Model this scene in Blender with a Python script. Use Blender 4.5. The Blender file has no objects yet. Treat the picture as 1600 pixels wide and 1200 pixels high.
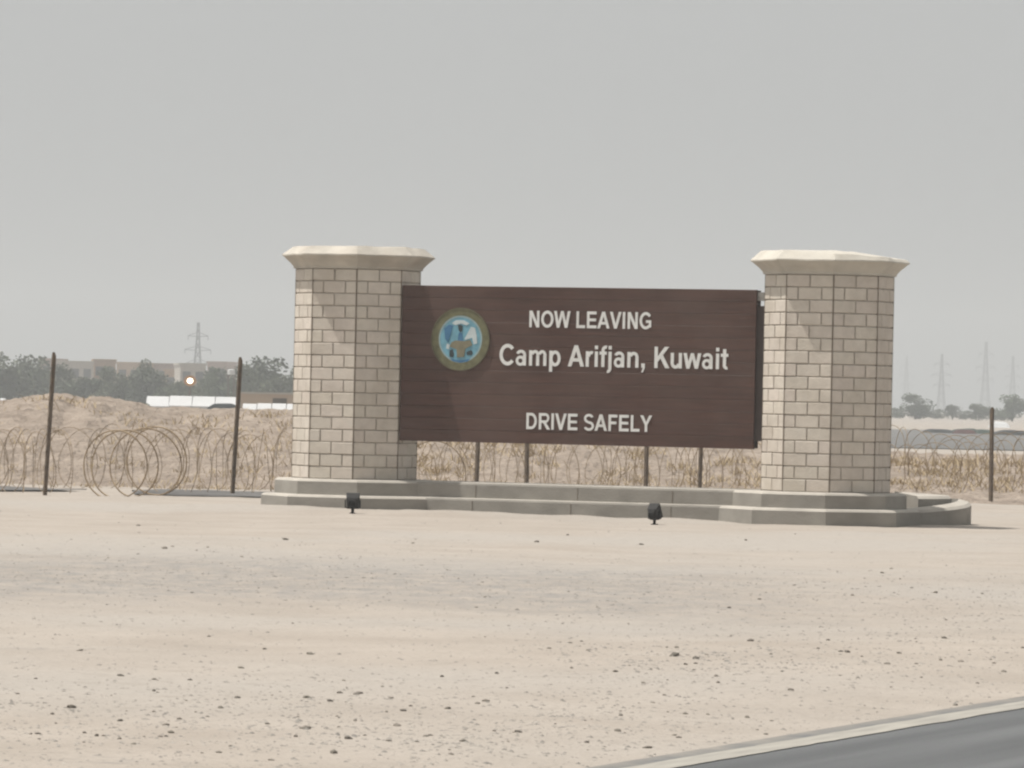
import bpy, bmesh, math, random
from mathutils import Vector, Matrix, noise
random.seed(7)
R = math.radians
S = bpy.context.scene
COL = S.collection

# ------------------------------------------------------------------ camera, sky, sun, exposure
F = 8840.0            # focal length in photo pixels (1600 wide)
CAMZ = 1.45
ROLL = 0.0215
PITCH = 25.0 / F
fwd = Vector((0, math.cos(PITCH), math.sin(PITCH)))
rt0 = Vector((1, 0, 0)); up0 = rt0.cross(fwd)
rt = rt0 * math.cos(ROLL) + up0 * math.sin(ROLL)
up = up0 * math.cos(ROLL) - rt0 * math.sin(ROLL)
cam = bpy.data.cameras.new('camera')
co = bpy.data.objects.new('camera', cam); COL.objects.link(co)
m = Matrix((rt, up, -fwd)).transposed().to_4x4(); m.translation = (0, 0, CAMZ)
co.matrix_world = m
cam.sensor_width = 36.0; cam.lens = F / 1600 * 36
cam.clip_start = 0.5; cam.clip_end = 8000
S.camera = co

SUN_EL, SUN_AZ = R(66), R(92)        # azimuth turned left from the line towards the camera
sd = Vector((-math.sin(SUN_AZ) * math.cos(SUN_EL), -math.cos(SUN_AZ) * math.cos(SUN_EL), math.sin(SUN_EL)))
w = bpy.data.worlds.new('World'); S.world = w; w.use_nodes = True
nt = w.node_tree; nt.nodes.clear()
sky = nt.nodes.new('ShaderNodeTexSky'); sky.sky_type = 'NISHITA'; sky.sun_disc = False
sky.sun_elevation = SUN_EL; sky.sun_rotation = math.atan2(sd.x, sd.y)
sky.dust_density = 6.0; sky.air_density = 1.0; sky.ozone_density = 1.0
hs = nt.nodes.new('ShaderNodeHueSaturation'); hs.inputs['Saturation'].default_value = 0.12
bg = nt.nodes.new('ShaderNodeBackground'); bg.inputs['Strength'].default_value = 0.045
wo = nt.nodes.new('ShaderNodeOutputWorld')
nt.links.new(sky.outputs[0], hs.inputs['Color']); nt.links.new(hs.outputs[0], bg.inputs[0])
veil = nt.nodes.new('ShaderNodeBackground'); veil.inputs['Color'].default_value = (0.925, 0.945, 0.945, 1); veil.inputs['Strength'].default_value = 0.435   # even dust veil over the whole sky
ab = nt.nodes.new('ShaderNodeAddShader'); nt.links.new(bg.outputs[0], ab.inputs[0]); nt.links.new(veil.outputs[0], ab.inputs[1]); nt.links.new(ab.outputs[0], wo.inputs[0])
sl = bpy.data.lights.new('sun', 'SUN'); sl.energy = 5.0; sl.angle = R(0.7); sl.color = (1.0, 0.965, 0.91)
so = bpy.data.objects.new('sun', sl); COL.objects.link(so)
so.rotation_euler = (-sd).to_track_quat('-Z', 'Y').to_euler()
S.view_settings.view_transform = 'Standard'; S.view_settings.look = 'None'
S.view_settings.exposure = 0.0; S.view_settings.gamma = 1.0; S.view_settings.use_curve_mapping = False
S.render.engine = 'CYCLES'
S.cycles.pixel_filter_type = 'BLACKMAN_HARRIS'; S.cycles.filter_width = 2.3
S.cycles.max_bounces = 6; S.cycles.volume_bounces = 0

# ------------------------------------------------------------------ helpers
def ray(px, py):
    return (fwd + rt * ((px - 800) / F) + up * ((600 - py) / F))
def at(px, py, Y):
    d = ray(px, py); t = Y / d.y
    return Vector((0, 0, CAMZ)) + d * t
def on_ground(px, py, z=0.0):
    d = ray(px, py); t = (z - CAMZ) / d.z
    return Vector((0, 0, CAMZ)) + d * t

class MB:
    def __init__(s): s.v = []; s.f = []
    def add(s, vs, fs):
        b = len(s.v); s.v += [tuple(v) for v in vs]; s.f += [tuple(i + b for i in f) for f in fs]
    def box(s, a, b):
        x0, y0, z0 = a; x1, y1, z1 = b
        s.add([(x0,y0,z0),(x1,y0,z0),(x1,y1,z0),(x0,y1,z0),(x0,y0,z1),(x1,y0,z1),(x1,y1,z1),(x0,y1,z1)],
              [(0,3,2,1),(4,5,6,7),(0,1,5,4),(1,2,6,5),(2,3,7,6),(3,0,4,7)])
    def bar(s, p, q, r0, r1=None, n=6, cap=True):
        p = Vector(p); q = Vector(q); r1 = r0 if r1 is None else r1
        d = (q - p).normalized(); a = d.orthogonal().normalized(); b = d.cross(a)
        vs = []
        for c, r in ((p, r0), (q, r1)):
            for k in range(n):
                t = 2 * math.pi * k / n
                vs.append(c + (a * math.cos(t) + b * math.sin(t)) * r)
        fs = [(k, (k + 1) % n, n + (k + 1) % n, n + k) for k in range(n)]
        if cap: fs += [tuple(range(n - 1, -1, -1)), tuple(range(n, 2 * n))]
        s.add(vs, fs)
    def tube(s, pts, r, n=5):
        pts = [Vector(p) for p in pts]; vs = []; fs = []
        ref = Vector((0.3, 0.2, 1)).normalized()
        for i, p in enumerate(pts):
            d = (pts[min(i + 1, len(pts) - 1)] - pts[max(i - 1, 0)]).normalized()
            a = d.cross(ref)
            a = a.normalized() if a.length > 1e-4 else d.orthogonal().normalized()
            b = d.cross(a)
            for k in range(n):
                t = 2 * math.pi * k / n
                vs.append(p + (a * math.cos(t) + b * math.sin(t)) * r)
        for i in range(len(pts) - 1):
            for k in range(n):
                fs.append((i*n + k, i*n + (k+1) % n, (i+1)*n + (k+1) % n, (i+1)*n + k))
        s.add(vs, fs)
    def rings(s, rings, top=True, bottom=False):
        n = len(rings[0]); vs = [v for r in rings for v in r]; fs = []
        for i in range(len(rings) - 1):
            for k in range(n):
                fs.append((i*n + k, i*n + (k+1) % n, (i+1)*n + (k+1) % n, (i+1)*n + k))
        if top: fs.append(tuple(range((len(rings)-1)*n, len(rings)*n)))
        if bottom: fs.append(tuple(range(n - 1, -1, -1)))
        s.add(vs, fs)
    def mesh(s, name, mat=None, smooth=False):
        me = bpy.data.meshes.new(name); me.from_pydata(s.v, [], s.f); me.update()
        if mat: me.materials.append(mat)
        if smooth: me.polygons.foreach_set('use_smooth', [True] * len(me.polygons))
        return me
    def build(s, name, mat=None, parent=None, smooth=False, loc=None):
        return link(name, s.mesh(name, mat, smooth), parent, loc)
def link(name, me, parent=None, loc=None):
    o = bpy.data.objects.new(name, me); COL.objects.link(o)
    if parent: o.parent = parent
    if loc is not None: o.location = loc
    return o
def tag(o, label=None, cat=None, group=None, kind=None):
    if label: o['label'] = label
    if cat: o['category'] = cat
    if group: o['group'] = group
    if kind: o['kind'] = kind
    return o
def thing(name, loc, label, cat, rz=0.0, group=None):
    o = bpy.data.objects.new(name, None); COL.objects.link(o)
    o.location = loc; o.rotation_euler = (0, 0, rz); o.empty_display_size = 0.2
    return tag(o, label, cat, group)
def copy_tree(o, parent=None):
    c = o.copy(); COL.objects.link(c)
    if parent: c.parent = parent
    for ch in [x for x in o.children]:
        copy_tree(ch, c)
    return c

def mat(name, col, rough=0.85, var=0.12, scale=8.0, bump=0.0, bscale=60.0, rand=0.0, hue=0.0, coord='Object', stretch=None, metal=0.0, spec=0.3, col2=None, detail=6.0, bdist=0.01):
    m = bpy.data.materials.new(name); m.use_nodes = True
    n = m.node_tree.nodes; L = m.node_tree.links
    p = n['Principled BSDF']; p.inputs['Roughness'].default_value = rough; p.inputs['Metallic'].default_value = metal
    p.inputs['Specular IOR Level'].default_value = spec
    tc = n.new('ShaderNodeTexCoord'); out = tc.outputs[coord]
    if stretch:
        mp = n.new('ShaderNodeMapping'); mp.inputs['Scale'].default_value = stretch; L.new(out, mp.inputs[0]); out = mp.outputs[0]
    oi = n.new('ShaderNodeObjectInfo')
    ad = n.new('ShaderNodeVectorMath'); ad.operation = 'ADD'; L.new(out, ad.inputs[0])
    sc = n.new('ShaderNodeMath'); sc.operation = 'MULTIPLY'; sc.inputs[1].default_value = 37.0; L.new(oi.outputs['Random'], sc.inputs[0])
    if rand > 0: L.new(sc.outputs[0], ad.inputs[1])
    nz = n.new('ShaderNodeTexNoise'); nz.inputs['Scale'].default_value = scale; nz.inputs['Detail'].default_value = detail
    L.new(ad.outputs[0], nz.inputs['Vector'])
    mx = n.new('ShaderNodeMix'); mx.data_type = 'RGBA'
    c2 = col2 if col2 else tuple(c * (1 + var) for c in col); c1 = col if col2 else tuple(c * (1 - var) for c in col)
    mx.inputs[6].default_value = (*c1, 1); mx.inputs[7].default_value = (*c2, 1)
    rp = n.new('ShaderNodeMapRange'); rp.inputs[1].default_value = 0.3; rp.inputs[2].default_value = 0.7
    L.new(nz.outputs['Fac'], rp.inputs[0]); L.new(rp.outputs[0], mx.inputs[0])
    last = mx.outputs[2]
    if rand > 0:
        h = n.new('ShaderNodeHueSaturation')
        mr = n.new('ShaderNodeMapRange'); mr.inputs[3].default_value = 1 - rand; mr.inputs[4].default_value = 1 + rand
        L.new(oi.outputs['Random'], mr.inputs[0]); L.new(mr.outputs[0], h.inputs['Value'])
        if hue > 0:
            f1 = n.new('ShaderNodeMath'); f1.operation = 'MULTIPLY'; f1.inputs[1].default_value = 13.7; L.new(oi.outputs['Random'], f1.inputs[0])
            f2 = n.new('ShaderNodeMath'); f2.operation = 'FRACT'; L.new(f1.outputs[0], f2.inputs[0])
            mh = n.new('ShaderNodeMapRange'); mh.inputs[3].default_value = 0.5 - hue; mh.inputs[4].default_value = 0.5 + hue
            L.new(f2.outputs[0], mh.inputs[0]); L.new(mh.outputs[0], h.inputs['Hue'])
        L.new(last, h.inputs['Color']); last = h.outputs[0]
    L.new(last, p.inputs['Base Color'])
    if bump > 0:
        nb = n.new('ShaderNodeTexNoise'); nb.inputs['Scale'].default_value = bscale; nb.inputs['Detail'].default_value = 8
        L.new(ad.outputs[0], nb.inputs['Vector'])
        b = n.new('ShaderNodeBump'); b.inputs['Strength'].default_value = bump; b.inputs['Distance'].default_value = bdist
        L.new(nb.outputs['Fac'], b.inputs['Height']); L.new(b.outputs[0], p.inputs['Normal'])
    return m

M = {}
M['block'] = mat('block_stone', (0.545, 0.490, 0.425), 0.9, 0.07, 9, 0.5, 45, rand=0.06, hue=0.008)

M['mortar'] = mat('mortar', (0.43, 0.385, 0.33), 0.95, 0.15, 12, 0.4, 60)
M['corner'] = mat('corner_sealant', (0.17, 0.14, 0.11), 0.9, 0.2, 6)
M['cap'] = mat('cast_cap_stone', (0.44, 0.405, 0.35), 0.85, 0.16, 3.5, 0.4, 30)
M['cap2'] = mat('cast_cap_stone_pale', (0.46, 0.43, 0.375), 0.85, 0.12, 3.0, 0.4, 30)
M['concrete'] = mat('step_concrete', (0.262, 0.245, 0.216), 0.9, 0.14, 2.6, 0.4, 35)
M['board'] = mat('brown_board', (0.066, 0.030, 0.021), 0.55, 0.22, 5, 0.25, 30, rand=0.045, stretch=(0.35, 1, 4), spec=0.35)
M['board_back'] = mat('brown_board_back', (0.035, 0.024, 0.02), 0.7, 0.2, 5)
M['letter'] = mat('white_letter', (0.66, 0.66, 0.64), 0.6, 0.08, 12)
M['gold'] = mat('seal_gold', (0.135, 0.132, 0.072), 0.5, 0.25, 14)
M['seal_rim'] = mat('seal_rim', (0.12, 0.11, 0.065), 0.5, 0.2, 14)
M['teal'] = mat('seal_teal', (0.145, 0.32, 0.40), 0.5, 0.2, 10)
M['srope'] = mat('seal_rope', (0.27, 0.36, 0.37), 0.5, 0.1, 10)
M['sblue'] = mat('seal_blue', (0.05, 0.15, 0.27), 0.5, 0.2, 10)
M['swhite'] = mat('seal_white', (0.46, 0.52, 0.53), 0.5, 0.1, 10)
M['sdark'] = mat('seal_dark', (0.035, 0.05, 0.055), 0.5, 0.2, 10)
M['sbrown'] = mat('seal_brown', (0.185, 0.17, 0.115), 0.5, 0.2, 10)
M['black'] = mat('black_paint', (0.022, 0.021, 0.02), 0.8, 0.2, 10)
M['glass'] = mat('lamp_glass', (0.04, 0.042, 0.042), 0.35, 0.1, 10, spec=0.3)
M['steel'] = mat('grey_bracket', (0.25, 0.24, 0.22), 0.6, 0.15, 10, metal=0.2)
M['rust'] = mat('rusty_steel', (0.15, 0.11, 0.075), 0.85, 0.3, 9, 0.3, 40, col2=(0.075, 0.06, 0.048))
M['wire'] = mat('rusty_wire', (0.31, 0.235, 0.15), 0.8, 0.2, 6, col2=(0.17, 0.125, 0.08), rand=0.12)
M['stone'] = mat('dark_stone', (0.185, 0.165, 0.138), 0.9, 0.25, 20, 0.5, 60, rand=0.35, hue=0.01)
M['pebble'] = mat('grey_pebble', (0.16, 0.15, 0.135), 0.9, 0.3, 5.0, col2=(0.36, 0.325, 0.285))
M['leaf'] = mat('hazy_leaf', (0.050, 0.062, 0.034), 0.8, 0.3, 1.2, col2=(0.085, 0.10, 0.055), rand=0.2, hue=0.02)
M['bark'] = mat('bark', (0.09, 0.07, 0.05), 0.9, 0.2, 4)
M['drygrass'] = mat('dry_grass_blade', (0.48, 0.38, 0.25), 0.9, 0.2, 3, col2=(0.34, 0.26, 0.16))
M['tan'] = mat('tan_render', (0.40, 0.31, 0.23), 0.9, 0.1, 0.8)
M['pink'] = mat('pinkish_render', (0.38, 0.30, 0.26), 0.9, 0.1, 0.8)
M['orange'] = mat('orange_tan_render', (0.40, 0.29, 0.20), 0.9, 0.1, 0.8)
M['greige'] = mat('grey_beige_render', (0.38, 0.35, 0.31), 0.9, 0.08, 0.8)
M['winglass'] = mat('dark_window', (0.10, 0.10, 0.105), 0.3, 0.1, 2)
M['white'] = mat('white_paint', (0.50, 0.50, 0.495), 0.6, 0.04, 1.2)
M['shade_dark'] = mat('dark_tarpaulin', (0.02, 0.023, 0.023), 0.7, 0.3, 1.5)
M['green_tarp'] = mat('green_tarpaulin', (0.025, 0.04, 0.03), 0.7, 0.3, 1.5)
M['maroon'] = mat('maroon_tarpaulin', (0.06, 0.028, 0.025), 0.7, 0.3, 1.5)
M['pylon'] = mat('galvanised_steel', (0.16, 0.165, 0.17), 0.6, 0.1, 2, metal=0.3)
M['asphalt_far'] = mat('grey_gravel_lot', (0.125, 0.122, 0.117), 0.95, 0.12, 0.02, coord='Object')
M['track'] = mat('dark_track', (0.105, 0.10, 0.095), 0.95, 0.3, 0.7)
M['flood_on'] = bpy.data.materials.new('lit_lamp'); M['flood_on'].use_nodes = True
_p = M['flood_on'].node_tree.nodes['Principled BSDF']
_p.inputs['Emission Color'].default_value = (1.0, 0.86, 0.66, 1); _p.inputs['Emission Strength'].default_value = 4.0
M['flood_halo'] = mat('amber_halo', (0.42, 0.20, 0.06), 0.5, 0.1, 4)  # amber colour stands in for the warm glow around the lit lens

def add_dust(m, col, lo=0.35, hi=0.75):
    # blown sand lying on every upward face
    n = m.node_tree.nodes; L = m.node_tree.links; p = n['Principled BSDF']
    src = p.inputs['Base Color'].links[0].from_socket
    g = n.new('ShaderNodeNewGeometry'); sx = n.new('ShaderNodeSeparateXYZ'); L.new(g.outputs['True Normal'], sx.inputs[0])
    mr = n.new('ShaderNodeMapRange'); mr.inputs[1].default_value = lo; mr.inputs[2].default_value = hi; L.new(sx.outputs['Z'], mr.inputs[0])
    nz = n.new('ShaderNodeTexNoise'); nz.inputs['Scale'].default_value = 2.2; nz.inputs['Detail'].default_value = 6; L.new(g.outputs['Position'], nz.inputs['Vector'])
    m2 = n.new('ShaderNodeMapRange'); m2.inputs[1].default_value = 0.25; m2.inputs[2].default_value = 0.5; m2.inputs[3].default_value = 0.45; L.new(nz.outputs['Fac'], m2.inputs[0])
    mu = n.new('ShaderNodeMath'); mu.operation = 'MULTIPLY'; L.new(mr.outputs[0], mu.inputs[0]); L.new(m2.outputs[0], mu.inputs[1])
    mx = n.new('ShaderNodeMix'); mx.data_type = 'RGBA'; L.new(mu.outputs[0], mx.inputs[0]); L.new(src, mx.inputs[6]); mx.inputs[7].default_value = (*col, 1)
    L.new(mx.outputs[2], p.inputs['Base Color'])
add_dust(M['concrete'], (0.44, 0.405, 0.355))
def add_stain(m, col, scale, lo, hi, amt, coord='Position', st=(1, 1, 1)):
    # weather stains and fading that run across several pieces
    n = m.node_tree.nodes; L = m.node_tree.links; p = n['Principled BSDF']
    src = p.inputs['Base Color'].links[0].from_socket
    g = n.new('ShaderNodeNewGeometry'); mp = n.new('ShaderNodeMapping'); mp.inputs['Scale'].default_value = st; L.new(g.outputs['Position'], mp.inputs[0])
    nz = n.new('ShaderNodeTexNoise'); nz.inputs['Scale'].default_value = scale; nz.inputs['Detail'].default_value = 7; nz.inputs['Roughness'].default_value = 0.6; L.new(mp.outputs[0], nz.inputs['Vector'])
    mr = n.new('ShaderNodeMapRange'); mr.inputs[1].default_value = lo; mr.inputs[2].default_value = hi; mr.inputs[4].default_value = amt; L.new(nz.outputs['Fac'], mr.inputs[0])
    mx = n.new('ShaderNodeMix'); mx.data_type = 'RGBA'; L.new(mr.outputs[0], mx.inputs[0]); L.new(src, mx.inputs[6]); mx.inputs[7].default_value = (*col, 1)
    L.new(mx.outputs[2], p.inputs['Base Color'])
add_stain(M['block'], (0.36, 0.31, 0.25), 1.6, 0.45, 0.75, 0.55)
add_stain(M['block'], (0.59, 0.55, 0.49), 5.0, 0.5, 0.75, 0.45)
add_stain(M['cap'], (0.33, 0.28, 0.23), 2.4, 0.48, 0.72, 0.6)
add_stain(M['cap2'], (0.36, 0.32, 0.26), 2.4, 0.52, 0.75, 0.5)
add_stain(M['concrete'], (0.17, 0.155, 0.135), 1.3, 0.45, 0.75, 0.5, st=(1, 1, 2.5))
add_stain(M['board'], (0.118, 0.077, 0.062), 0.9, 0.42, 0.75, 0.55)
add_stain(M['board'], (0.05, 0.03, 0.024), 1.4, 0.5, 0.75, 0.5, st=(1, 1, 3))
add_stain(M['letter'], (0.50, 0.48, 0.44), 3.0, 0.5, 0.75, 0.5)

# ------------------------------------------------------------------ layout
PR = at(1293, 600, 70.0); PR.z = 0
PL = at(556.5, 580, 72.4); PL.z = 0
AX = (PR - PL); SPAN = AX.length; AX.normalize()
PHI = math.atan2(AX.y, AX.x)                       # turn of the sign about z
NF = Vector((AX.y, -AX.x, 0))                      # out of the board's face
def loc2w(lx, ly, z=0.0):                          # board frame (origin: left pillar axis) to world
    return PL + AX * lx - NF * ly + Vector((0, 0, z))
def ray_board(px, py, ly):                         # photo point -> board frame on the plane y = ly
    d = ray(px, py); o = Vector((0, 0, CAMZ)); q = loc2w(0, ly)
    t = (q - o).dot(NF) / d.dot(NF); P = o + d * t
    return (P - PL).dot(AX), P.z

RE0 = on_ground(1600, 1084.5); RE1 = on_ground(1031, 1177)      # sand edge of the road
RD = (RE0 - RE1); RD.z = 0; RD.normalize(); RN = Vector((RD.y, -RD.x, 0))   # RN points into the road (right)
if RN.x < 0: RN = -RN
def road_d(x, y): return (Vector((x, y, 0)) - Vector((RE1.x, RE1.y, 0))).dot(RN)
RL0 = on_ground(1600, 1096); RL1 = on_ground(1600, 1107)
LINE_A = road_d(RL0.x, RL0.y); LINE_B = road_d(RL1.x, RL1.y)

def gh(x, y):                                       # height of the sand
    h = 0.0
    if y < 140:
        h += 0.030 * noise.noise((x * 0.25, y * 0.16, 0.3)) + 0.014 * noise.noise((x * 0.9, y * 0.55, 4.1)) + 0.009 * noise.noise((x * 2.7, y * 2.2, 9.1))
        P = Vector((x, y, 0)) - PL; lx = P.dot(AX); ly = -P.dot(NF)
        if -2.5 < lx < SPAN + 3 and -3.0 < ly < -0.2:
            n1 = noise.noise((lx * 0.9, 1.7, 0.0)) + 0.5 * noise.noise((lx * 2.6, 7.7, 0.0))
            h += 0.055 * max(0.0, 1 - max(0.0, lx + 0.3) / (SPAN * 0.75)) * math.exp(-((ly + 0.9) / 1.3) ** 2) * (1 if lx > -1.2 else max(0, (lx + 2.5) / 1.3))
            k = math.exp(-((ly + 0.85) / 0.5) ** 2)
            h += k * (0.030 + 0.032 * n1) * (1.0 if 0.9 < lx < SPAN - 0.9 else 0.35)
        rd = road_d(x, y)
        if rd > -1.1:
            f = min(1.0, (rd + 1.1) / 0.9); f = f * f * (3 - 2 * f); h = h * (1 - f) - 0.034 * f
    return h

def lerp_tab(tab, x):
    if x <= tab[0][0]: return tab[0][1]
    for (a, va), (b, vb) in zip(tab, tab[1:]):
        if x <= b:
            t = (x - a) / (b - a); t = t * t * (3 - 2 * t)
            return va + (vb - va) * t
    return tab[-1][1]

# ------------------------------------------------------------------ ground
def ground_material():
    m = bpy.data.materials.new('desert_sand'); m.use_nodes = True
    n = m.node_tree.nodes; L = m.node_tree.links; p = n['Principled BSDF']
    p.inputs['Roughness'].default_value = 0.95; p.inputs['Specular IOR Level'].default_value = 0.15
    g = n.new('ShaderNodeNewGeometry'); pos = g.outputs['Position']
    def nz(scale, detail=6, vec=None, rough=0.5):
        q = n.new('ShaderNodeTexNoise'); q.inputs['Scale'].default_value = scale; q.inputs['Detail'].default_value = detail; q.inputs['Roughness'].default_value = rough
        L.new(vec or pos, q.inputs['Vector']); return q.outputs['Fac']
    def mapr(v, a, b, c=0.0, d=1.0, smooth=True):
        q = n.new('ShaderNodeMapRange'); q.interpolation_type = 'SMOOTHSTEP' if smooth else 'LINEAR'
        for i, x in enumerate((a, b, c, d)): q.inputs[i + 1].default_value = x
        L.new(v, q.inputs[0]); return q.outputs[0]
    def math_(op, a, b):
        q = n.new('ShaderNodeMath'); q.operation = op
        for i, x in enumerate((a, b)):
            if isinstance(x, (int, float)): q.inputs[i].default_value = x
            else: L.new(x, q.inputs[i])
        return q.outputs[0]
    def mix(f, a, b):
        q = n.new('ShaderNodeMix'); q.data_type = 'RGBA'
        L.new(f, q.inputs[0])
        for i, x in ((6, a), (7, b)):
            if isinstance(x, tuple): q.inputs[i].default_value = (*x, 1)
            else: L.new(x, q.inputs[i])
        return q.outputs[2]
    c = mix(mapr(nz(0.9), 0.3, 0.7), (0.306, 0.267, 0.228), (0.350, 0.308, 0.266))
    c = mix(mapr(nz(0.13, 4), 0.42, 0.66), c, (0.335, 0.304, 0.270))
    # fine grit
    c = mix(mapr(nz(26.0, 8, rough=0.75), 0.50, 0.78, 0.0, 0.75), c, (0.195, 0.175, 0.151))
    c = mix(mapr(nz(3.6, 8, rough=0.68), 0.5, 0.74, 0.0, 0.5), c, (0.235, 0.208, 0.176))
    c = mix(mapr(nz(5.1, 8, rough=0.7), 0.58, 0.78, 0.0, 0.4), c, (0.38, 0.345, 0.30))
    # bands of grey gravel dust across the ground
    sx = n.new('ShaderNodeSeparateXYZ'); L.new(pos, sx.inputs[0])
    wob = math_('MULTIPLY', math_('SUBTRACT', nz(0.22, 3), 0.5), 9.0)
    yy = math_('ADD', sx.outputs['Y'], wob)
    band = math_('MULTIPLY', mapr(yy, 35.0, 41.5), mapr(yy, 53.0, 46.5))
    fall = mapr(sx.outputs['X'], 3.2, 0.6)
    band = math_('MULTIPLY', band, math_('ADD', math_('MULTIPLY', fall, 0.75), 0.25))
    mp = n.new('ShaderNodeMapping'); mp.inputs['Scale'].default_value = (1.6, 0.7, 1); L.new(pos, mp.inputs[0])
    patch = mapr(nz(2.6, 10, mp.outputs[0], 0.78), 0.30, 0.70)
    c = mix(math_('MULTIPLY', math_('MULTIPLY', band, patch), 0.80), c, (0.196, 0.191, 0.184))
    patch2 = mapr(nz(0.42, 5), 0.60, 0.72)
    near = mapr(sx.outputs['Y'], 36.0, 31.0)
    grit = mapr(nz(7.0, 6, rough=0.7), 0.45, 0.65)
    c = mix(math_('MULTIPLY', math_('MULTIPLY', patch2, math_('MULTIPLY', near, grit)), 0.7), c, (0.19, 0.182, 0.17))
    L.new(c, p.inputs['Base Color'])
    b1 = n.new('ShaderNodeBump'); b1.inputs['Strength'].default_value = 0.6; b1.inputs['Distance'].default_value = 0.035
    L.new(nz(9.0, 9, rough=0.62), b1.inputs['Height'])
    L.new(b1.outputs[0], p.inputs['Normal'])
    return m
M['sand'] = ground_material()
M['berm'] = mat('berm_sand', (0.33, 0.272, 0.222), 0.95, 0.16, 2.6, 0.9, 9, coord='Object', bdist=0.14, col2=(0.20, 0.16, 0.127), detail=11)

def build_ground():
    xs = [-590, -300, -150, -80, -45, -28, -20]
    x = -14.0
    while x < -7.4: xs.append(x); x += 0.9
    x = -7.4
    while x <= 7.6: xs.append(round(x, 3)); x += 0.12
    xs += [8.2, 9, 10, 11.5, 14, 20, 28, 45, 80, 150, 300, 590]
    ys = [-50, -20, 0, 8, 14]
    y = 18.0
    while y < 110: ys.append(y); y += max(0.12, 0.00016 * y * y)
    while y < 2600: ys.append(y); y *= 1.22
    ys.append(2950)
    nx = len(xs)
    vs = [(a, b, gh(a, b)) for b in ys for a in xs]
    fs = [(j*nx + i, j*nx + i + 1, (j+1)*nx + i + 1, (j+1)*nx + i) for j in range(len(ys) - 1) for i in range(nx - 1)]
    mb = MB(); mb.v = vs; mb.f = fs
    return tag(mb.build('ground', M['sand'], smooth=True), kind='structure', label='pale desert sand flat with grey gravel patches')
build_ground()

# sand berm behind the fence
BERM_Y = 95.0
bt = [(-14, 1.15), (at(0, 600, BERM_Y).x, 1.30), (at(60, 600, BERM_Y).x, 1.43), (at(95, 600, BERM_Y).x, 1.44), (at(125, 600, BERM_Y).x, 1.36),
      (at(160, 600, BERM_Y).x, 1.43), (at(200, 600, BERM_Y).x, 1.33), (at(235, 600, BERM_Y).x, 1.24), (at(300, 600, BERM_Y).x, 1.225),
      (at(460, 600, BERM_Y).x, 1.24), (at(700, 600, BERM_Y).x, 1.2), (at(1000, 600, BERM_Y).x, 1.05), (at(1300, 600, BERM_Y).x, 0.80), (at(1450, 600, BERM_Y).x, 0.73), (16, 0.70)]
def berm_h(x, v):                 # v: 0 toe in front .. 1 toe behind
    top = lerp_tab(bt, x)
    pr = math.sin(min(1.0, v / 0.62) * math.pi / 2) ** 0.9 if v < 0.62 else math.cos((v - 0.62) / 0.38 * math.pi / 2) ** 0.8
    lump = 0.05 * noise.noise((x * 0.8, v * 6, 1.1)) + 0.05 * noise.noise((x * 2.3, v * 14, 5.1)) + 0.045 * noise.noise((x * 6, v * 34, 2.2)) + 0.03 * noise.noise((x * 14, v * 70, 6.2))
    return top * pr + lump * min(1, pr * 2.5) - 0.06
BY0, BY1 = 86.5, 103.0
mb = MB(); nx = 460; ny = 90
for j in range(ny + 1):
    v = j / ny
    for i in range(nx + 1):
        x = -15 + 31 * i / nx
        y = BY0 + (BY1 - BY0) * v + 0.5 * noise.noise((x * 0.3, 3.3, 0)) * (1 - v)
        mb.v.append((x, y, berm_h(x, v)))
for j in range(ny):
    for i in range(nx):
        a = j * (nx + 1) + i; mb.f.append((a, a + 1, a + nx + 2, a + nx + 1))
tag(mb.build('sand_berm', M['berm'], smooth=True), kind='structure', label='long low bank of sand behind the wire')
def berm_z(x, y): return berm_h(x, max(0, min(1, (y - BY0) / (BY1 - BY0))))

# grey track in front of the berm on the left (two stretches between sand drifts)
for a, b, y0, y1 in ((-30.0, at(135, 760, 82).x, 79.6, 84.6), (at(212, 760, 82).x, at(400, 760, 82).x + 1.2, 79.0, 83.4)):
    mb = MB(); n = 60
    for i in range(n + 1):
        x = a + (b - a) * i / n; e = min(1, (1 - abs(2 * i / n - 1)) * 8)
        j0 = 0.5 * noise.noise((x * 1.2, 1, 0)); j1 = 0.5 * noise.noise((x * 1.2, 8, 0)); mid = (y0 + y1) / 2
        mb.v += [(x, mid + (y0 - mid + j0) * e, gh(x, y0) + 0.012), (x, mid, gh(x, mid) + 0.03), (x, mid + (y1 - mid + j1) * e, gh(x, y1) + 0.02)]
    for i in range(n):
        mb.f += [(3*i, 3*i + 3, 3*i + 4, 3*i + 1), (3*i + 1, 3*i + 4, 3*i + 5, 3*i + 2)]
    tag(mb.build('track', M['track']), kind='structure', label='dark grey track strip at the foot of the sand bank')

# grey gravel lot on the right, far behind
mb = MB(); mb.add([(9, 205, 0.03), (60, 205, 0.03), (95, 385, 0.03), (19, 385, 0.03)], [(0, 1, 2, 3)])
tag(mb.build('gravel_lot', M['asphalt_far']), kind='structure', label='flat grey gravel lot beyond the bank on the right')

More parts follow.
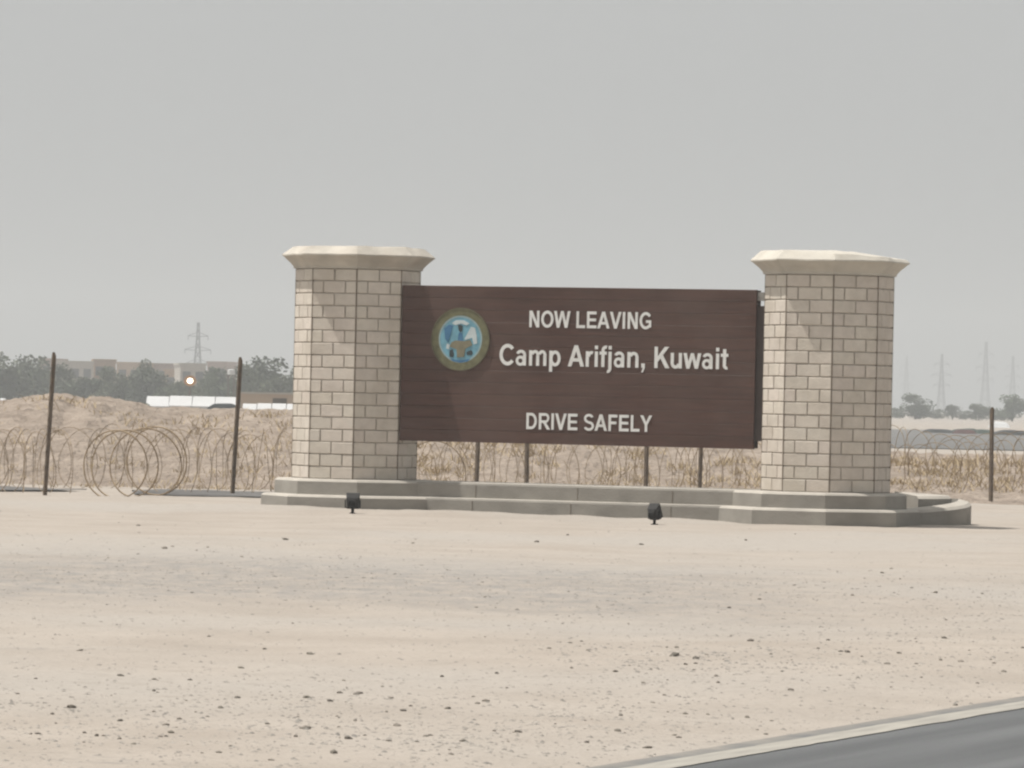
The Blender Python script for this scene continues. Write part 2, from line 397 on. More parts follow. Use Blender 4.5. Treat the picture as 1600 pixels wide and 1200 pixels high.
# ------------------------------------------------------------------ road
def road_material():
    m = bpy.data.materials.new('asphalt'); m.use_nodes = True
    n = m.node_tree.nodes; L = m.node_tree.links; p = n['Principled BSDF']
    p.inputs['Roughness'].default_value = 0.8; p.inputs['Specular IOR Level'].default_value = 0.4
    tc = n.new('ShaderNodeTexCoord')
    mp = n.new('ShaderNodeMapping'); mp.inputs['Scale'].default_value = (0.05, 1.6, 1); L.new(tc.outputs['Object'], mp.inputs[0])
    a = n.new('ShaderNodeTexNoise'); a.inputs['Scale'].default_value = 1.5; a.inputs['Detail'].default_value = 4; L.new(mp.outputs[0], a.inputs['Vector'])
    b = n.new('ShaderNodeTexNoise'); b.inputs['Scale'].default_value = 90; b.inputs['Detail'].default_value = 6; L.new(tc.outputs['Object'], b.inputs['Vector'])
    r = n.new('ShaderNodeValToRGB'); L.new(a.outputs['Fac'], r.inputs[0])
    r.color_ramp.elements[0].position = 0.35; r.color_ramp.elements[0].color = (0.082, 0.085, 0.087, 1)
    r.color_ramp.elements[1].position = 0.62; r.color_ramp.elements[1].color = (0.136, 0.140, 0.142, 1)
    mx = n.new('ShaderNodeMix'); mx.data_type = 'RGBA'; mx.blend_type = 'MULTIPLY'; mx.inputs[0].default_value = 0.5
    L.new(r.outputs[0], mx.inputs[6]); L.new(b.outputs['Color'], mx.inputs[7])
    # blown sand along the edge and in the seams
    sx = n.new('ShaderNodeSeparateXYZ'); L.new(tc.outputs['Object'], sx.inputs[0])
    e = n.new('ShaderNodeMapRange'); e.inputs[1].default_value = -0.55; e.inputs[2].default_value = 0.02; L.new(sx.outputs['Y'], e.inputs[0])
    c = n.new('ShaderNodeTexNoise'); c.inputs['Scale'].default_value = 3.0; c.inputs['Detail'].default_value = 9; c.inputs['Roughness'].default_value = 0.7; L.new(tc.outputs['Object'], c.inputs['Vector'])
    ad = n.new('ShaderNodeMath'); ad.operation = 'ADD'; L.new(e.outputs[0], ad.inputs[0]); L.new(c.outputs['Fac'], ad.inputs[1])
    k = n.new('ShaderNodeMapRange'); k.inputs[1].default_value = 1.02; k.inputs[2].default_value = 1.65; k.inputs[4].default_value = 0.9; L.new(ad.outputs[0], k.inputs[0])
    g = n.new('ShaderNodeMix'); g.data_type = 'RGBA'; L.new(k.outputs[0], g.inputs[0]); L.new(mx.outputs[2], g.inputs[6]); g.inputs[7].default_value = (0.28, 0.25, 0.21, 1)
    L.new(g.outputs[2], p.inputs['Base Color'])
    bp = n.new('ShaderNodeBump'); bp.inputs['Strength'].default_value = 0.4; bp.inputs['Distance'].default_value = 0.005
    L.new(b.outputs['Fac'], bp.inputs['Height']); L.new(bp.outputs[0], p.inputs['Normal'])
    return m
M['road'] = road_material()
M['line'] = mat('worn_road_paint', (0.33, 0.31, 0.27), 0.85, 0.12, 3.5, stretch=(0.5, 4, 1), col2=(0.24, 0.225, 0.20), detail=9)
RO = Vector((RE1.x, RE1.y, 0)); rroot_rz = math.atan2(RD.y, RD.x)
def rloc(s, d): return (s, -d)      # along the road, d to the right (local -y when RD is local x)
mb = MB(); n = 700; s0, s1 = -40.0, 120.0
cols = [-0.03, 0.05, 0.25, 1.2, 4.0, 9.0, 14.0]
for i in range(n + 1):
    s = s0 + (s1 - s0) * i / n
    for k, d in enumerate(cols):
        j = (0.03 * noise.noise((s * 2.2, 0, 0)) + 0.02 * noise.noise((s * 7, 4, 0)) + 0.03 * noise.noise((s * 0.5, 9, 0))) if k == 0 else 0
        mb.v.append((s, -(d + j), -0.05 if k == 0 else 0.0))
nc = len(cols)
for i in range(n):
    for k in range(nc - 1):
        a = i * nc + k; mb.f.append((a, a + 1, a + nc + 1, a + nc))
road = mb.build('road', M['road'], loc=RO); road.rotation_euler = (0, 0, rroot_rz)
tag(road, kind='structure', label='grey asphalt road in the near right corner')
mb = MB()
for i in range(1601):
    s = s0 + 0.1 * i
    mb.v += [(s, -LINE_A - 0.008 * noise.noise((s * 5, 1, 1)) - 0.012 * noise.noise((s * 1.7, 3, 1)), 0.004), (s, -LINE_B - 0.008 * noise.noise((s * 5, 5, 1)) - 0.012 * noise.noise((s * 1.7, 8, 1)), 0.004)]
for i in range(1600): mb.f.append((2*i, 2*i + 1, 2*i + 3, 2*i + 2))
mb.build('edge_line', M['line'], road)

# ------------------------------------------------------------------ pillars
RP = 0.80; SH0, SH1 = 0.40, 3.07; NCOURSE = 17
SIDE = 2 * RP * math.sin(math.pi / 8); APO = RP * math.cos(math.pi / 8); CH = (SH1 - SH0) / NCOURSE
def octa(r, z, cx=0.0, cy=0.0): return [(cx + r * math.cos(R(22.5 + 45 * k)), cy + r * math.sin(R(22.5 + 45 * k)), z) for k in range(8)]
J = 0.013
def block_mesh(wd, name):
    h = CH - J; mb = MB(); c = 0.006; t = 0.028; k = t * math.tan(math.pi / 8)
    def ring(x, z, y): return [(-x, y, -z), (x, y, -z), (x, y, z), (-x, y, z)]
    mb.rings([ring(wd/2 - k, h/2 - 0.001, t), ring(wd/2, h/2, c), ring(wd/2 - c, h/2 - c, 0)], top=True)
    return mb.mesh(name, M['block'])
WF, WH = SIDE / 2 - J, SIDE / 4 - J
me_full, me_half = block_mesh(WF, 'block_full'), block_mesh(WH, 'block_half')
def layout(c):
    if c % 2 == 0: return [(-SIDE/4, me_full, WF), (SIDE/4, me_full, WF)]
    return [(-SIDE*3/8, me_half, WH), (0, me_full, WF), (SIDE*3/8, me_half, WH)]
def pillar(P, label, seen, capmat, droop):
    root = thing('block_pillar', (P.x, P.y, SH0), label, 'pillar', PHI, 'octagonal pillars holding the sign board')
    core = MB(); core.rings([octa(RP - 0.021, 0.0), octa(RP - 0.021, SH1 - SH0)], bottom=True)
    core.build('mortar_core', M['mortar'], root)
    rest = MB()
    for f in range(8):
        ang = R(45 * f)                                  # outward normal of this face
        nrm = Vector((math.cos(ang), math.sin(ang), 0)); tan = Vector((-math.sin(ang), math.cos(ang), 0))
        for c in range(NCOURSE):
            for off, me, wd in layout(c):
                q = nrm * (APO + random.uniform(-0.003, 0.003)) + tan * (off + random.uniform(-0.002, 0.002)) + Vector((0, 0, (c + 0.5) * CH + random.uniform(-0.0015, 0.0015)))
                rz = ang + math.pi / 2
                if f in seen:
                    b = link('block', me, root, q); b.rotation_euler = (0, R(random.uniform(-0.25, 0.25)), rz)
                else:
                    mt = Matrix.Translation(q) @ Matrix.Rotation(rz, 4, 'Z')
                    rest.add([mt @ v.co for v in me.vertices], [tuple(p.vertices) for p in me.polygons])
    for k in range(8):
        a = R(22.5 + 45 * k); cj = MB(); rr_ = RP + 0.0015
        c, q = math.cos(a), math.sin(a); tx, ty = -q, c; wj = 0.010
        cj.rings([[(rr_*c, rr_*q, z), ((rr_ - .004)*c + tx*wj, (rr_ - .004)*q + ty*wj, z), ((rr_ - .03)*c + tx*.006, (rr_ - .03)*q + ty*.006, z), ((rr_ - .03)*c - tx*.006, (rr_ - .03)*q - ty*.006, z), ((rr_ - .004)*c - tx*wj, (rr_ - .004)*q - ty*wj, z)] for z in (0.001, SH1 - SH0 - 0.002)], top=True)
        cj.build('corner_joint', M['corner'], root)
    tag(rest.build('block_courses', M['block'], root), kind='stuff')
    cap = MB(); z = SH1 - SH0
    prof = [(0.795, 0.0), (0.825, 0.004), (0.830, 0.030), (0.87, 0.075), (0.965, 0.155), (0.985, 0.163), (0.985, 0.180)]
    rg = [octa(r, z + dz) for r, dz in prof]
    top = []
    for k in range(8):
        a = R(22.5 + 45 * k); r, zz = droop(k); top.append((r * math.cos(a), r * math.sin(a), z + zz))
    rg.append(top); rg.append([(0.3 * x, 0.3 * y, max(t[2] for t in top) + 0.012) for (x, y, _z), t in zip(top, top)])
    # finer lip: subdivide every side so that the worn edge can wander a little
    fin = []
    for ri, r in enumerate(rg):
        q = []
        for k in range(8):
            a, b = Vector(r[k]), Vector(r[(k + 1) % 8])
            for t in range(6):
                p = a.lerp(b, t / 6)
                if ri >= 4:
                    e = 0.010 if ri < 7 else 0.016
                    p += Vector((noise.noise(p * 3.1 + P), noise.noise(p * 3.3 - P), noise.noise(p * 4.1 + P * 2))) * e
                q.append(p)
        fin.append(q)
    cap.rings(fin, top=True)
    cap.build('cap', capmat, root)
    return root
# faces (local normals 0 = towards the board of the left pillar): 270, 315 and their neighbours face the camera
pillar(PL, 'left beige stone block pillar with flared cap, board butting its right side', (5, 6, 7, 0), M['cap'],
       lambda k: (0.85, 0.285))
pillar(PR, 'right beige stone block pillar with pale flared cap, beside the curved kerb', (4, 5, 6, 7), M['cap2'],
       lambda k: {4: (0.86, 0.295), 5: (0.86, 0.290), 6: (0.91, 0.262), 7: (0.95, 0.222), 0: (0.95, 0.215)}.get(k, (0.87, 0.27)))

# ------------------------------------------------------------------ stepped base
base = thing('stepped_base', (PL.x, PL.y, 0), 'long two-step grey concrete plinth under both pillars and the board', 'plinth', PHI)
def step_ring(r, z, inw=0.07):
    a = octa(r, z, inw, 0); b = octa(r, z, SPAN - inw, 0)
    # left octagon from +22.5 round to -22.5, then right octagon from -157.5 round to +157.5
    return a[0:8] + [b[4], b[5], b[6], b[7], b[0], b[1], b[2], b[3]]
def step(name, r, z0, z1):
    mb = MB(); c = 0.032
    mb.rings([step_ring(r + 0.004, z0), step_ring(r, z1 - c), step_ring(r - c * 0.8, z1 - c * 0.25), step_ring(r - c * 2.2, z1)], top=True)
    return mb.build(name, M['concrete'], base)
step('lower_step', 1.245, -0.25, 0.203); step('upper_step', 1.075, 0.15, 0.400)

for zlo, zhi, yf in ((0.02, 0.168, -1.245 * math.sin(math.pi / 8)), (0.206, 0.366, -1.075 * math.sin(math.pi / 8))):
    for lx in (1.9, 3.2, 4.5):
        lx += random.uniform(-.06, .06); mb = MB(); mb.box((lx - .004, yf - .0045, zlo), (lx + .004, yf + .01, zhi)); mb.build('joint', M['corner'], base)

# curved two-tier kerb at the right end
kc = at(1398, 800, 71.6); kc.z = 0
kerb = thing('curved_kerb', (kc.x, kc.y, 0), 'low curved two-tier concrete kerb at the right end of the plinth', 'kerb')
def arc_wall(name, r0, r1, a0, a1, z0, ztab):
    mb = MB(); n = 28; prof = []
    for i in range(n + 1):
        t = i / n; a = R(a0 + (a1 - a0) * t); zt = ztab(t); c, s = math.cos(a), math.sin(a)
        prof.append([(r0*c, r0*s, z0), (r0*c, r0*s, zt - 0.035), ((r0 - 0.04)*c, (r0 - 0.04)*s, zt), ((r1)*c, (r1)*s, zt + 0.03), (r1*c, r1*s, z0)])
    vs = [v for p in prof for v in p]; fs = []
    for i in range(n):
        for k in range(4): fs.append((i*5 + k, (i+1)*5 + k, (i+1)*5 + k + 1, i*5 + k + 1))
    fs += [(4, 3, 2, 1, 0), tuple(n*5 + k for k in range(5))]
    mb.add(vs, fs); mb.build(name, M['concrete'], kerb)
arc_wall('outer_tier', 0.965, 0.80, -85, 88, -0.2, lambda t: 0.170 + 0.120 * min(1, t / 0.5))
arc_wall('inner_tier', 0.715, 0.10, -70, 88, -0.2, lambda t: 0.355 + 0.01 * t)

# ------------------------------------------------------------------ sign board
board = thing('sign_board', loc2w(0, 0, 0), 'wide dark brown wooden sign board with white lettering and round seal', 'sign', PHI)
BX0 = APO + 0.012
BX1 = ray_board(1179.5, 580, -0.30)[0]
BZ0, BZ1 = 0.905, 2.88
NB = 13; bh = (BZ1 - BZ0) / NB
YF = -0.30
for i in range(NB):
    mb = MB(); z0 = BZ0 + i * bh; c = 0.003; g = 0.0011; x0, x1 = BX0, BX1
    def rr(ix, iz, y): return [(x0 + ix, y, z0 + iz + g), (x1 - ix, y, z0 + iz + g), (x1 - ix, y, z0 + bh - iz - g), (x0 + ix, y, z0 + bh - iz - g)]
    mb.rings([rr(0, 0, YF + 0.045), rr(0, 0, YF + c), rr(c, c, YF)], top=True)
    b = mb.build('plank', M['board'], board); b.location = (0, random.uniform(-0.0006, 0.0006), 0)
mb = MB(); mb.box((BX0 + 0.004, YF + 0.047, BZ0 + 0.01), (BX1 - 0.004, -0.12, BZ1 - 0.008)); mb.build('backing', M['board_back'], board)
mb = MB(); xg = SPAN - APO - 0.012
mb.box((BX1 + 0.002, YF + 0.02, BZ0 + 0.10), (xg, -0.13, BZ1 - 0.20)); mb.build('end_post', M['board_back'], board)
mb = MB(); mb.box((BX1 + 0.002, YF + 0.03, BZ1 - 0.135), (xg, -0.16, BZ1 - 0.03)); mb.build('bracket', M['steel'], board)

# lettering: every glyph from rectangles, slanted bars and arcs, cap height 1
def Rr(x0, y0, x1, y1): return ('P', [(x0, y0), (x1, y0), (x1, y1), (x0, y1)])
def Q(*p): return ('P', list(p))
def A(cx, cy, rx, ry, a0, a1, t): return ('A', cx, cy, rx, ry, a0, a1, t)
h = 0.725
GL = {
 'N': (1.01, [Rr(.1,0,.3,1), Rr(.71,0,.91,1), Q((.1,1),(.68,0),(.91,0),(.33,1))]),
 'O': (1.09, [A(.545,.5,.5,.515,0,360,.205)]),
 'W': (1.32, [Q((0,1),(.23,0),(.44,0),(.21,1)), Q((.23,0),(.44,0),(.76,1),(.56,1)), Q((.56,1),(.88,0),(1.09,0),(.76,1)), Q((.88,0),(1.09,0),(1.32,1),(1.11,1))]),
 'L': (.85, [Rr(.1,0,.3,1), Rr(.3,0,.8,.17)]),
 'E': (.93, [Rr(.1,0,.3,1), Rr(.3,0,.87,.17), Rr(.3,.42,.83,.585), Rr(.3,.83,.86,1)]),
 'A': (1.01, [Q((0,0),(.22,0),(.61,1),(.39,1)), Q((.39,1),(.78,0),(1.0,0),(.61,1)), Rr(.27,.23,.73,.39)]),
 'V': (.93, [Q((0,1),(.36,0),(.57,0),(.22,1)), Q((.36,0),(.57,0),(.93,1),(.71,1))]),
 'I': (.40, [Rr(.1,0,.3,1)]),
 'G': (1.09, [A(.54,.5,.5,.515,38,318,.2), Rr(.56,.37,.98,.53), Rr(.80,.10,.98,.38)]),
 'C': (1.01, [A(.54,.5,.5,.515,40,320,.2)]),
 'D': (1.01, [Rr(.1,0,.3,1), Rr(.3,.835,.5,1), Rr(.3,0,.5,.165), A(.49,.5,.46,.5,-90,90,.19)]),
 'R': (1.01, [Rr(.1,0,.3,1), Rr(.3,.835,.62,1), Rr(.3,.40,.62,.56), A(.61,.70,.33,.30,-90,90,.17), Q((.44,.42),(.77,0),(1.02,0),(.69,.42))]),
 'S': (.93, [A(.46,.73,.385,.285,22,262,.175), A(.47,.275,.41,.29,98,-158,.175)]),
 'F': (.85, [Rr(.1,0,.3,1), Rr(.3,.83,.8,1), Rr(.3,.42,.73,.585)]),
 'Y': (.93, [Rr(.37,0,.57,.42), Q((0,1),(.37,.42),(.57,.42),(.23,1)), Q((.37,.42),(.57,.42),(.94,1),(.71,1))]),
 'K': (1.01, [Rr(.1,0,.3,1), Q((.3,.28),(.98,1),(.72,1),(.3,.55)), Q((.42,.52),(.77,0),(1.02,0),(.57,.68))]),
 'a': (.78, [A(.33,.225,.285,.24,0,360,.155), Rr(.49,0,.68,.5), A(.365,.49,.315,.25,0,158,.165)]),
 'm': (1.25, [Rr(.09,0,.28,h), Rr(.53,0,.72,.5), Rr(.97,0,1.16,.5), A(.46,.49,.26,.25,0,165,.165), A(.90,.49,.26,.25,0,165,.165)]),
 'p': (.85, [Rr(.09,-.27,.28,h), A(.45,.36,.34,.375,0,360,.18)]),
 'r': (.54, [Rr(.09,0,.28,h), A(.43,.42,.26,.32,62,165,.17)]),
 'i': (.39, [Rr(.1,0,.29,h), Rr(.1,.83,.29,1)]),
 'f': (.45, [Rr(.12,0,.31,.80), Rr(0,.58,.44,h), A(.39,.78,.27,.23,72,180,.175)]),
 'j': (.39, [Rr(.1,-.08,.29,h), Rr(.1,.83,.29,1), A(.05,-.06,.24,.22,262,355,.165)]),
 'n': (.85, [Rr(.09,0,.28,h), Rr(.58,0,.77,.47), A(.475,.46,.295,.28,0,160,.175)]),
 ',': (.40, [Rr(.1,0,.31,.2), Q((.10,-.22),(.20,-.22),(.31,0),(.2,0))]),
 'u': (.85, [Rr(.08,.25,.27,h), Rr(.57,0,.76,h), A(.375,.27,.295,.285,180,345,.175)]),
 'w': (1.09, [Q((0,h),(.19,0),(.38,0),(.2,h)), Q((.19,0),(.38,0),(.63,h),(.45,h)), Q((.45,h),(.70,0),(.89,0),(.63,h)), Q((.70,0),(.89,0),(1.08,h),(.88,h))]),
 't': (.46, [Rr(.13,.17,.32,.94), Rr(0,.58,.45,h), A(.37,.18,.24,.19,180,285,.165)]),
 ' ': (.39, []),
}
def glyph(ch, sx, sz):
    mb = MB()
    for k, s in enumerate(GL[ch][1]):
        y0 = -0.0045 - 0.0006 * k
        if s[0] == 'P':
            p = s[1]; area = sum(p[i][0]*p[(i+1) % 4][1] - p[(i+1) % 4][0]*p[i][1] for i in range(4))
            if area < 0: p = p[::-1]
            mb.rings([[(x*sx, 0.0, z*sz) for x, z in p], [(x*sx, y0, z*sz) for x, z in p]], top=True)
        else:
            _, cx, cy, rx, ry, a0, a1, t = s
            if a1 < a0: a0, a1 = a1, a0
            n = max(6, int(abs(a1 - a0) / 14)); full = abs(a1 - a0) >= 359
            b = len(mb.v); vs = []
            for i in range(n + 1):
                a = R(a0 + (a1 - a0) * i / n); c, q = math.cos(a), math.sin(a)
                o = (cx + rx*c, cy + ry*q); ii = (cx + (rx - t)*c, cy + (ry - t*0.86)*q)
                for (x, z) in (o, ii):
                    vs += [(x*sx, 0.0, z*sz), (x*sx, y0, z*sz)]
            fs = []
            for i in range(n):
                p, q = 4*i, 4*i + 4
                fs += [(p+1, p+3, q+3, q+1), (p, p+1, q+1, q), (p+3, p+2, q+2, q+3)]
            if not full: fs += [(0, 2, 3, 1), (4*n, 4*n+1, 4*n+3, 4*n+2)]
            mb.add(vs, fs)
    return mb.mesh('letter', M['letter'])
def text_line(txt, pxl, pyl, pxr, pyr, cap_px, x_first):
    xa, za = ray_board(pxl, pyl, YF); xb, zb = ray_board(pxr, pyr, YF)
    ht = ray_board(pxl, pyl - cap_px, YF)[1] - za
    tot = sum(GL[c][0] for c in txt) - x_first - 0.06
    sx = (xb - xa) / tot; x = xa - x_first * sx; z = (za + zb) / 2
    cache = {}
    for c in txt:
        if c != ' ':
            me = cache.get(c) or glyph(c, sx, ht); cache[c] = me
            link('letter', me, board, (x, YF - 0.0025, z))
        x += GL[c][0] * sx
text_line('NOW LEAVING', 827.2, 511.5, 1018.6, 514.2, 26.0, 0.1)
text_line('Camp Arifjan, Kuwait', 780.4, 571.0, 1136.5, 576.5, 33.0, 0.04)
text_line('DRIVE SAFELY', 822.4, 670.8, 1017.3, 674.6, 25.5, 0.1)

# round seal
ex, ez = ray_board(720, 530, YF); er = 0.40
seal = thing('seal', (ex, YF - 0.002, ez), None, None); seal.parent = board
def disc(name, r0, r1, y0, y1, mt, n=40):
    mb = MB()
    def rg(r, y): return [(r*math.cos(2*math.pi*k/n), y, r*math.sin(2*math.pi*k/n)) for k in range(n)]
    if r0 <= 0: mb.rings([rg(r1, y0), rg(r1, y1)], top=True)
    else: mb.rings([rg(r1, y0), rg(r1, y1), rg(r0, y1), rg(r0, y0)], top=False)
    return mb.build(name, mt, seal)
disc('rim', 0.387, er, -0.001, -0.020, M['seal_rim'])
disc('gold_ring', 0.30, 0.386, -0.001, -0.014, M['gold'])
disc('field', 0, 0.299, -0.001, -0.010, M['teal'])
disc('rope_ring', 0.278, 0.298, -0.0101, -0.013, M['srope'])
def shape(name, pts, mt, lift):
    p = [(x * er, z * er) for x, z in pts]
    area = sum(p[i][0]*p[(i+1) % len(p)][1] - p[(i+1) % len(p)][0]*p[i][1] for i in range(len(p)))
    if area < 0: p = p[::-1]
    mb = MB(); mb.rings([[(x, -0.0101, z) for x, z in p], [(x, -0.0101 - lift, z) for x, z in p]], top=True)
    mb.build(name, mt, seal)
shape('white_arch', [(-.30,.50),(-.16,.60),(.10,.60),(.30,.50),(.20,.44),(.0,.50),(-.18,.44)], M['swhite'], .004)
shape('dark_cap', [(-.09,.44),(-.01,.46),(.07,.42),(.06,.26),(.0,.22),(-.06,.28)], M['sdark'], .006)
shape('blue_flag', [(-.56,.32),(-.40,.46),(-.26,.42),(-.34,.10),(-.42,-.10),(-.52,.0)], M['sblue'], .005)
shape('pale_flag', [(.14,.0),(.36,.40),(.50,.36),(.56,.10),(.58,-.12),(.46,-.16),(.40,.06),(.30,.02),(.18,-.02)], M['swhite'], .005)
shape('spear', [(-.06,.2),(.06,.2),(.10,-.10),(.0,-.18),(-.10,-.08)], M['sblue'], .003)
shape('cuirass', [(-.30,-.10),(-.16,-.04),(.14,-.06),(.34,-.02),(.42,-.18),(.18,-.30),(.14,-.56),(-.10,-.58),(-.12,-.32),(-.36,-.24)], M['sbrown'], .007)
shape('mortar_piece', [(-.36,-.36),(-.26,-.32),(-.20,-.48),(-.24,-.58),(-.36,-.56)], M['sdark'], .005)
shape('cannon_piece', [(.22,-.40),(.38,-.34),(.44,-.42),(.40,-.50),(.24,-.50)], M['sdark'], .005)
shape('pale_scroll', [(-.46,-.14),(-.36,-.18),(-.38,-.32),(-.48,-.30)], M['swhite'], .005)
shape('lower_band', [(-.34,-.62),(-.1,-.66),(.14,-.66),(.36,-.60),(.26,-.70),(.02,-.745),(-.24,-.70)], M['sblue'], .004)

# ------------------------------------------------------------------ ground floodlights in front of the plinth
def floodlight(px, py, label, yaw, tilt, wdt, zg=0.0):
    P = on_ground(px, py, zg); P.z = gh(P.x, P.y)
    r = thing('floodlight', P, label, 'floodlight', yaw, 'ground floodlights aimed at the sign')
    mb = MB(); mb.bar((0, 0, -0.05), (0, 0, 0.075), 0.016, 0.020, 8); mb.box((-0.035, -0.03, -0.02), (0.035, 0.03, 0.012)); mb.build('stake', M['black'], r)
    mb = MB(); hw = wdt / 2
    mb.box((-hw - 0.016, -0.014, 0.07), (hw + 0.016, 0.014, 0.082))
    for s in (-1, 1): mb.box((s * (hw + 0.010) - 0.006, -0.013, 0.0821), (s * (hw + 0.010) + 0.006, 0.013, 0.17))
    mb.build('yoke', M['black'], r)
    mb = MB()
    def rc(a, b, y): return [(-a, y, -b), (a, y, -b), (a, y, b), (-a, y, b)]
    mb.rings([rc(hw * .45, .045, -.085), rc(hw * .85, .075, -.055), rc(hw, .092, .03), rc(hw, .092, .055), rc(hw * .9, .08, .055)], top=False, bottom=True)
    for k in range(5): mb.box((-hw * .4 + k * hw * .2 - .003, -.105, -.04), (-hw * .4 + k * hw * .2 + .003, -.0851, .04))
    hd = mb.build('housing', M['black'], r, loc=(0, 0, 0.150)); hd.rotation_euler = (R(tilt), 0, 0)
    mb = MB(); mb.rings([rc(hw * .9, .08, .048), rc(hw * .9, .08, .0481)], top=True, bottom=True); mb.build('glass', M['glass'], hd)
    return r
floodlight(551, 797, 'black floodlight on the sand in front of the left pillar', PHI + R(18), 24, 0.165, 0.05)
floodlight(1022.5, 819, 'black floodlight on a stake below the middle of the board', PHI - R(6), 30, 0.135)

# ------------------------------------------------------------------ fence posts
def post_mesh(ht):
    mb = MB(); a = 0.024; t = 0.006
    prof = [(-a, -a), (a, -a), (a, -a + t), (-a + t, -a + t), (-a + t, a), (-a, a)]
    k = ht - 0.05
    mb.rings([[(x, y, -0.3) for x, y in prof], [(x, y, k) for x, y in prof], [(x * .55 - .012, y * .55 - .012, ht) for x, y in prof]], top=True)
    z = 0.35
    while z < ht - 0.15:
        mb.box((-a - 0.012, -a - 0.006, z), (-a - 0.0002, -a + 0.012, z + 0.05)); z += 0.22
    return mb.mesh('fence_post', M['rust'])
def post(px, py, ht, lean_x, label, Y=None):
    P = on_ground(px, py) if Y is None else at(px, py, Y); P.z = gh(P.x, P.y)
    o = link('fence_post', post_mesh(ht), None, P); o.rotation_euler = (R(random.uniform(-1.5, 1.5)), R(lean_x), R(35 + random.uniform(-15, 15)))
    tag(o, label, 'post', 'rusty picket posts of the wire fence')
    return P
post(70, 775, 1.96, 2.9, 'leftmost rusty steel post, leaning right beside the big wire coil')
post(363, 775, 1.96, 2.0, 'rusty steel post just left of the left pillar')
post(744, 752, 1.70, 0.4, 'thin rusty post under the seal end of the board, first from the left', 83.0)
post(823, 752, 1.70, 0.2, 'thin rusty post seen below the board, second from the left', 83.6)
post(1009, 756, 1.70, 0.5, 'thin rusty post seen below the words at the lower edge, third from the left', 84.6)
post(1093, 757, 1.70, 0.3, 'thin rusty post seen below the board, nearest the right pillar', 85.0)
post(1548, 788, 1.49, 1.0, 'rusty steel post right of the right pillar and curved kerb')

# ------------------------------------------------------------------ razor wire coils
def razor_coil(loops, label, name='razor_wire_coil', r_w=0.0085, turns_pts=30, barb=0.16):
    """loops: list of (centre, yaw of the coil axis, radius) joined into one running coil"""
    c0 = Vector(loops[0][0]); c0.z = gh(c0.x, c0.y)
    pts = []
    nl = len(loops)
    for i in range(nl - 1):
        (ca, ya, ra), (cb, yb, rb) = loops[i], loops[i + 1]
        ca, cb = Vector(ca), Vector(cb)
        for k in range(turns_pts):
            t = k / turns_pts; c = ca.lerp(cb, t); y = ya + (yb - ya) * t; r = ra + (rb - ra) * t
            th = 2 * math.pi * t - math.pi / 2
            a = Vector((-math.sin(y), math.cos(y), 0))
            wob = 1 + 0.03 * noise.noise((i * 3.1 + t * 5, 2.2, 1))
            pts.append(c + (a * math.cos(th) + Vector((0, 0, 1)) * math.sin(th)) * r * wob - c0)
    mb = MB(); mb.tube(pts, r_w, 4)
    acc = 0
    for i in range(1, len(pts) - 1):
        acc += (pts[i] - pts[i - 1]).length
        if acc > barb:
            acc = 0; d = (pts[i + 1] - pts[i]).normalized(); u = d.orthogonal().normalized()
            u.rotate(Matrix.Rotation(random.uniform(0, 6.28), 3, d)); v = d.cross(u)
            s = 0.026 if r_w > 0.009 else 0.015
            mb.add([pts[i] + d * s, pts[i] + u * s * .8, pts[i] - d * s, pts[i] - u * s * .8, pts[i] + v * .008, pts[i] - v * .008],
                   [(0, 1, 4), (1, 2, 4), (2, 3, 4), (3, 0, 4), (1, 0, 5), (2, 1, 5), (3, 2, 5), (0, 3, 5)])
    o = mb.build(name, M['wire'], None, loc=c0)
    return tag(o, label, 'razor wire', 'coils of rusty razor wire along the fence')
def C3(px, py, Y): return at(px, py, Y)
# the big coil seen nearly end-on
yaw = R(66)
razor_coil([(C3(176, 727, 77.4), yaw, .47), (C3(184, 725, 77.7), yaw, .475), (C3(208, 724, 78.2), R(62), .46), (C3(245, 720, 78.9), R(68), .475), (C3(247, 721, 79.3), R(60), .47)],
           'large rusty razor wire coil seen end-on left of the left pillar', r_w=0.0108, turns_pts=44)
def run_coil(px0, px1, Ya, Yb, step, label, rad=.47, zoff=0.0, jit=14, base_yaw=30, r_w=0.0052):
    L = []; p = px0
    while p <= px1:
        t = (p - px0) / (px1 - px0); Y = Ya + (Yb - Ya) * t
        X = at(p, 700, Y).x; rr = rad * random.uniform(.88, 1.06)
        gz = max(gh(X, Y), berm_z(X, Y) if BY0 < Y < BY1 else -9)
        L.append((Vector((X, Y + random.uniform(-.15, .15), gz + rr * .97 + zoff)), R(base_yaw + random.uniform(-jit, jit)), rr)); p += step * random.uniform(.6, 1.4)
    return razor_coil(L, label, r_w=r_w)
run_coil(-60, 120, 79.5, 80.0, 34, 'rusty razor wire coil at the left edge, behind the leftmost post', jit=38)
run_coil(-60, 470, 84.5, 85.8, 24, 'rusty razor wire run along the sand bank foot behind the big coil', jit=32)
run_coil(262, 470, 80.6, 82.2, 26, 'rusty razor wire coil between the second post and the left pillar', jit=34)
run_coil(640, 1200, 84.0, 85.6, 26, 'rusty razor wire run seen through the gap under the board', jit=30)
run_coil(640, 1200, 86.6, 87.4, 25, 'second rusty razor wire run higher on the bank under the board', jit=36)
run_coil(655, 735, 82.2, 82.6, 40, 'single open loops of rusty wire beside the left pillar under the board', jit=8, base_yaw=58, r_w=0.010)
run_coil(1375, 1640, 88.0, 89.0, 22, 'rusty razor wire run right of the right pillar', jit=34, rad=.40)
run_coil(1385, 1640, 90.5, 91.2, 24, 'hindmost rusty razor wire run on the bank at the right edge', jit=36, rad=.36)

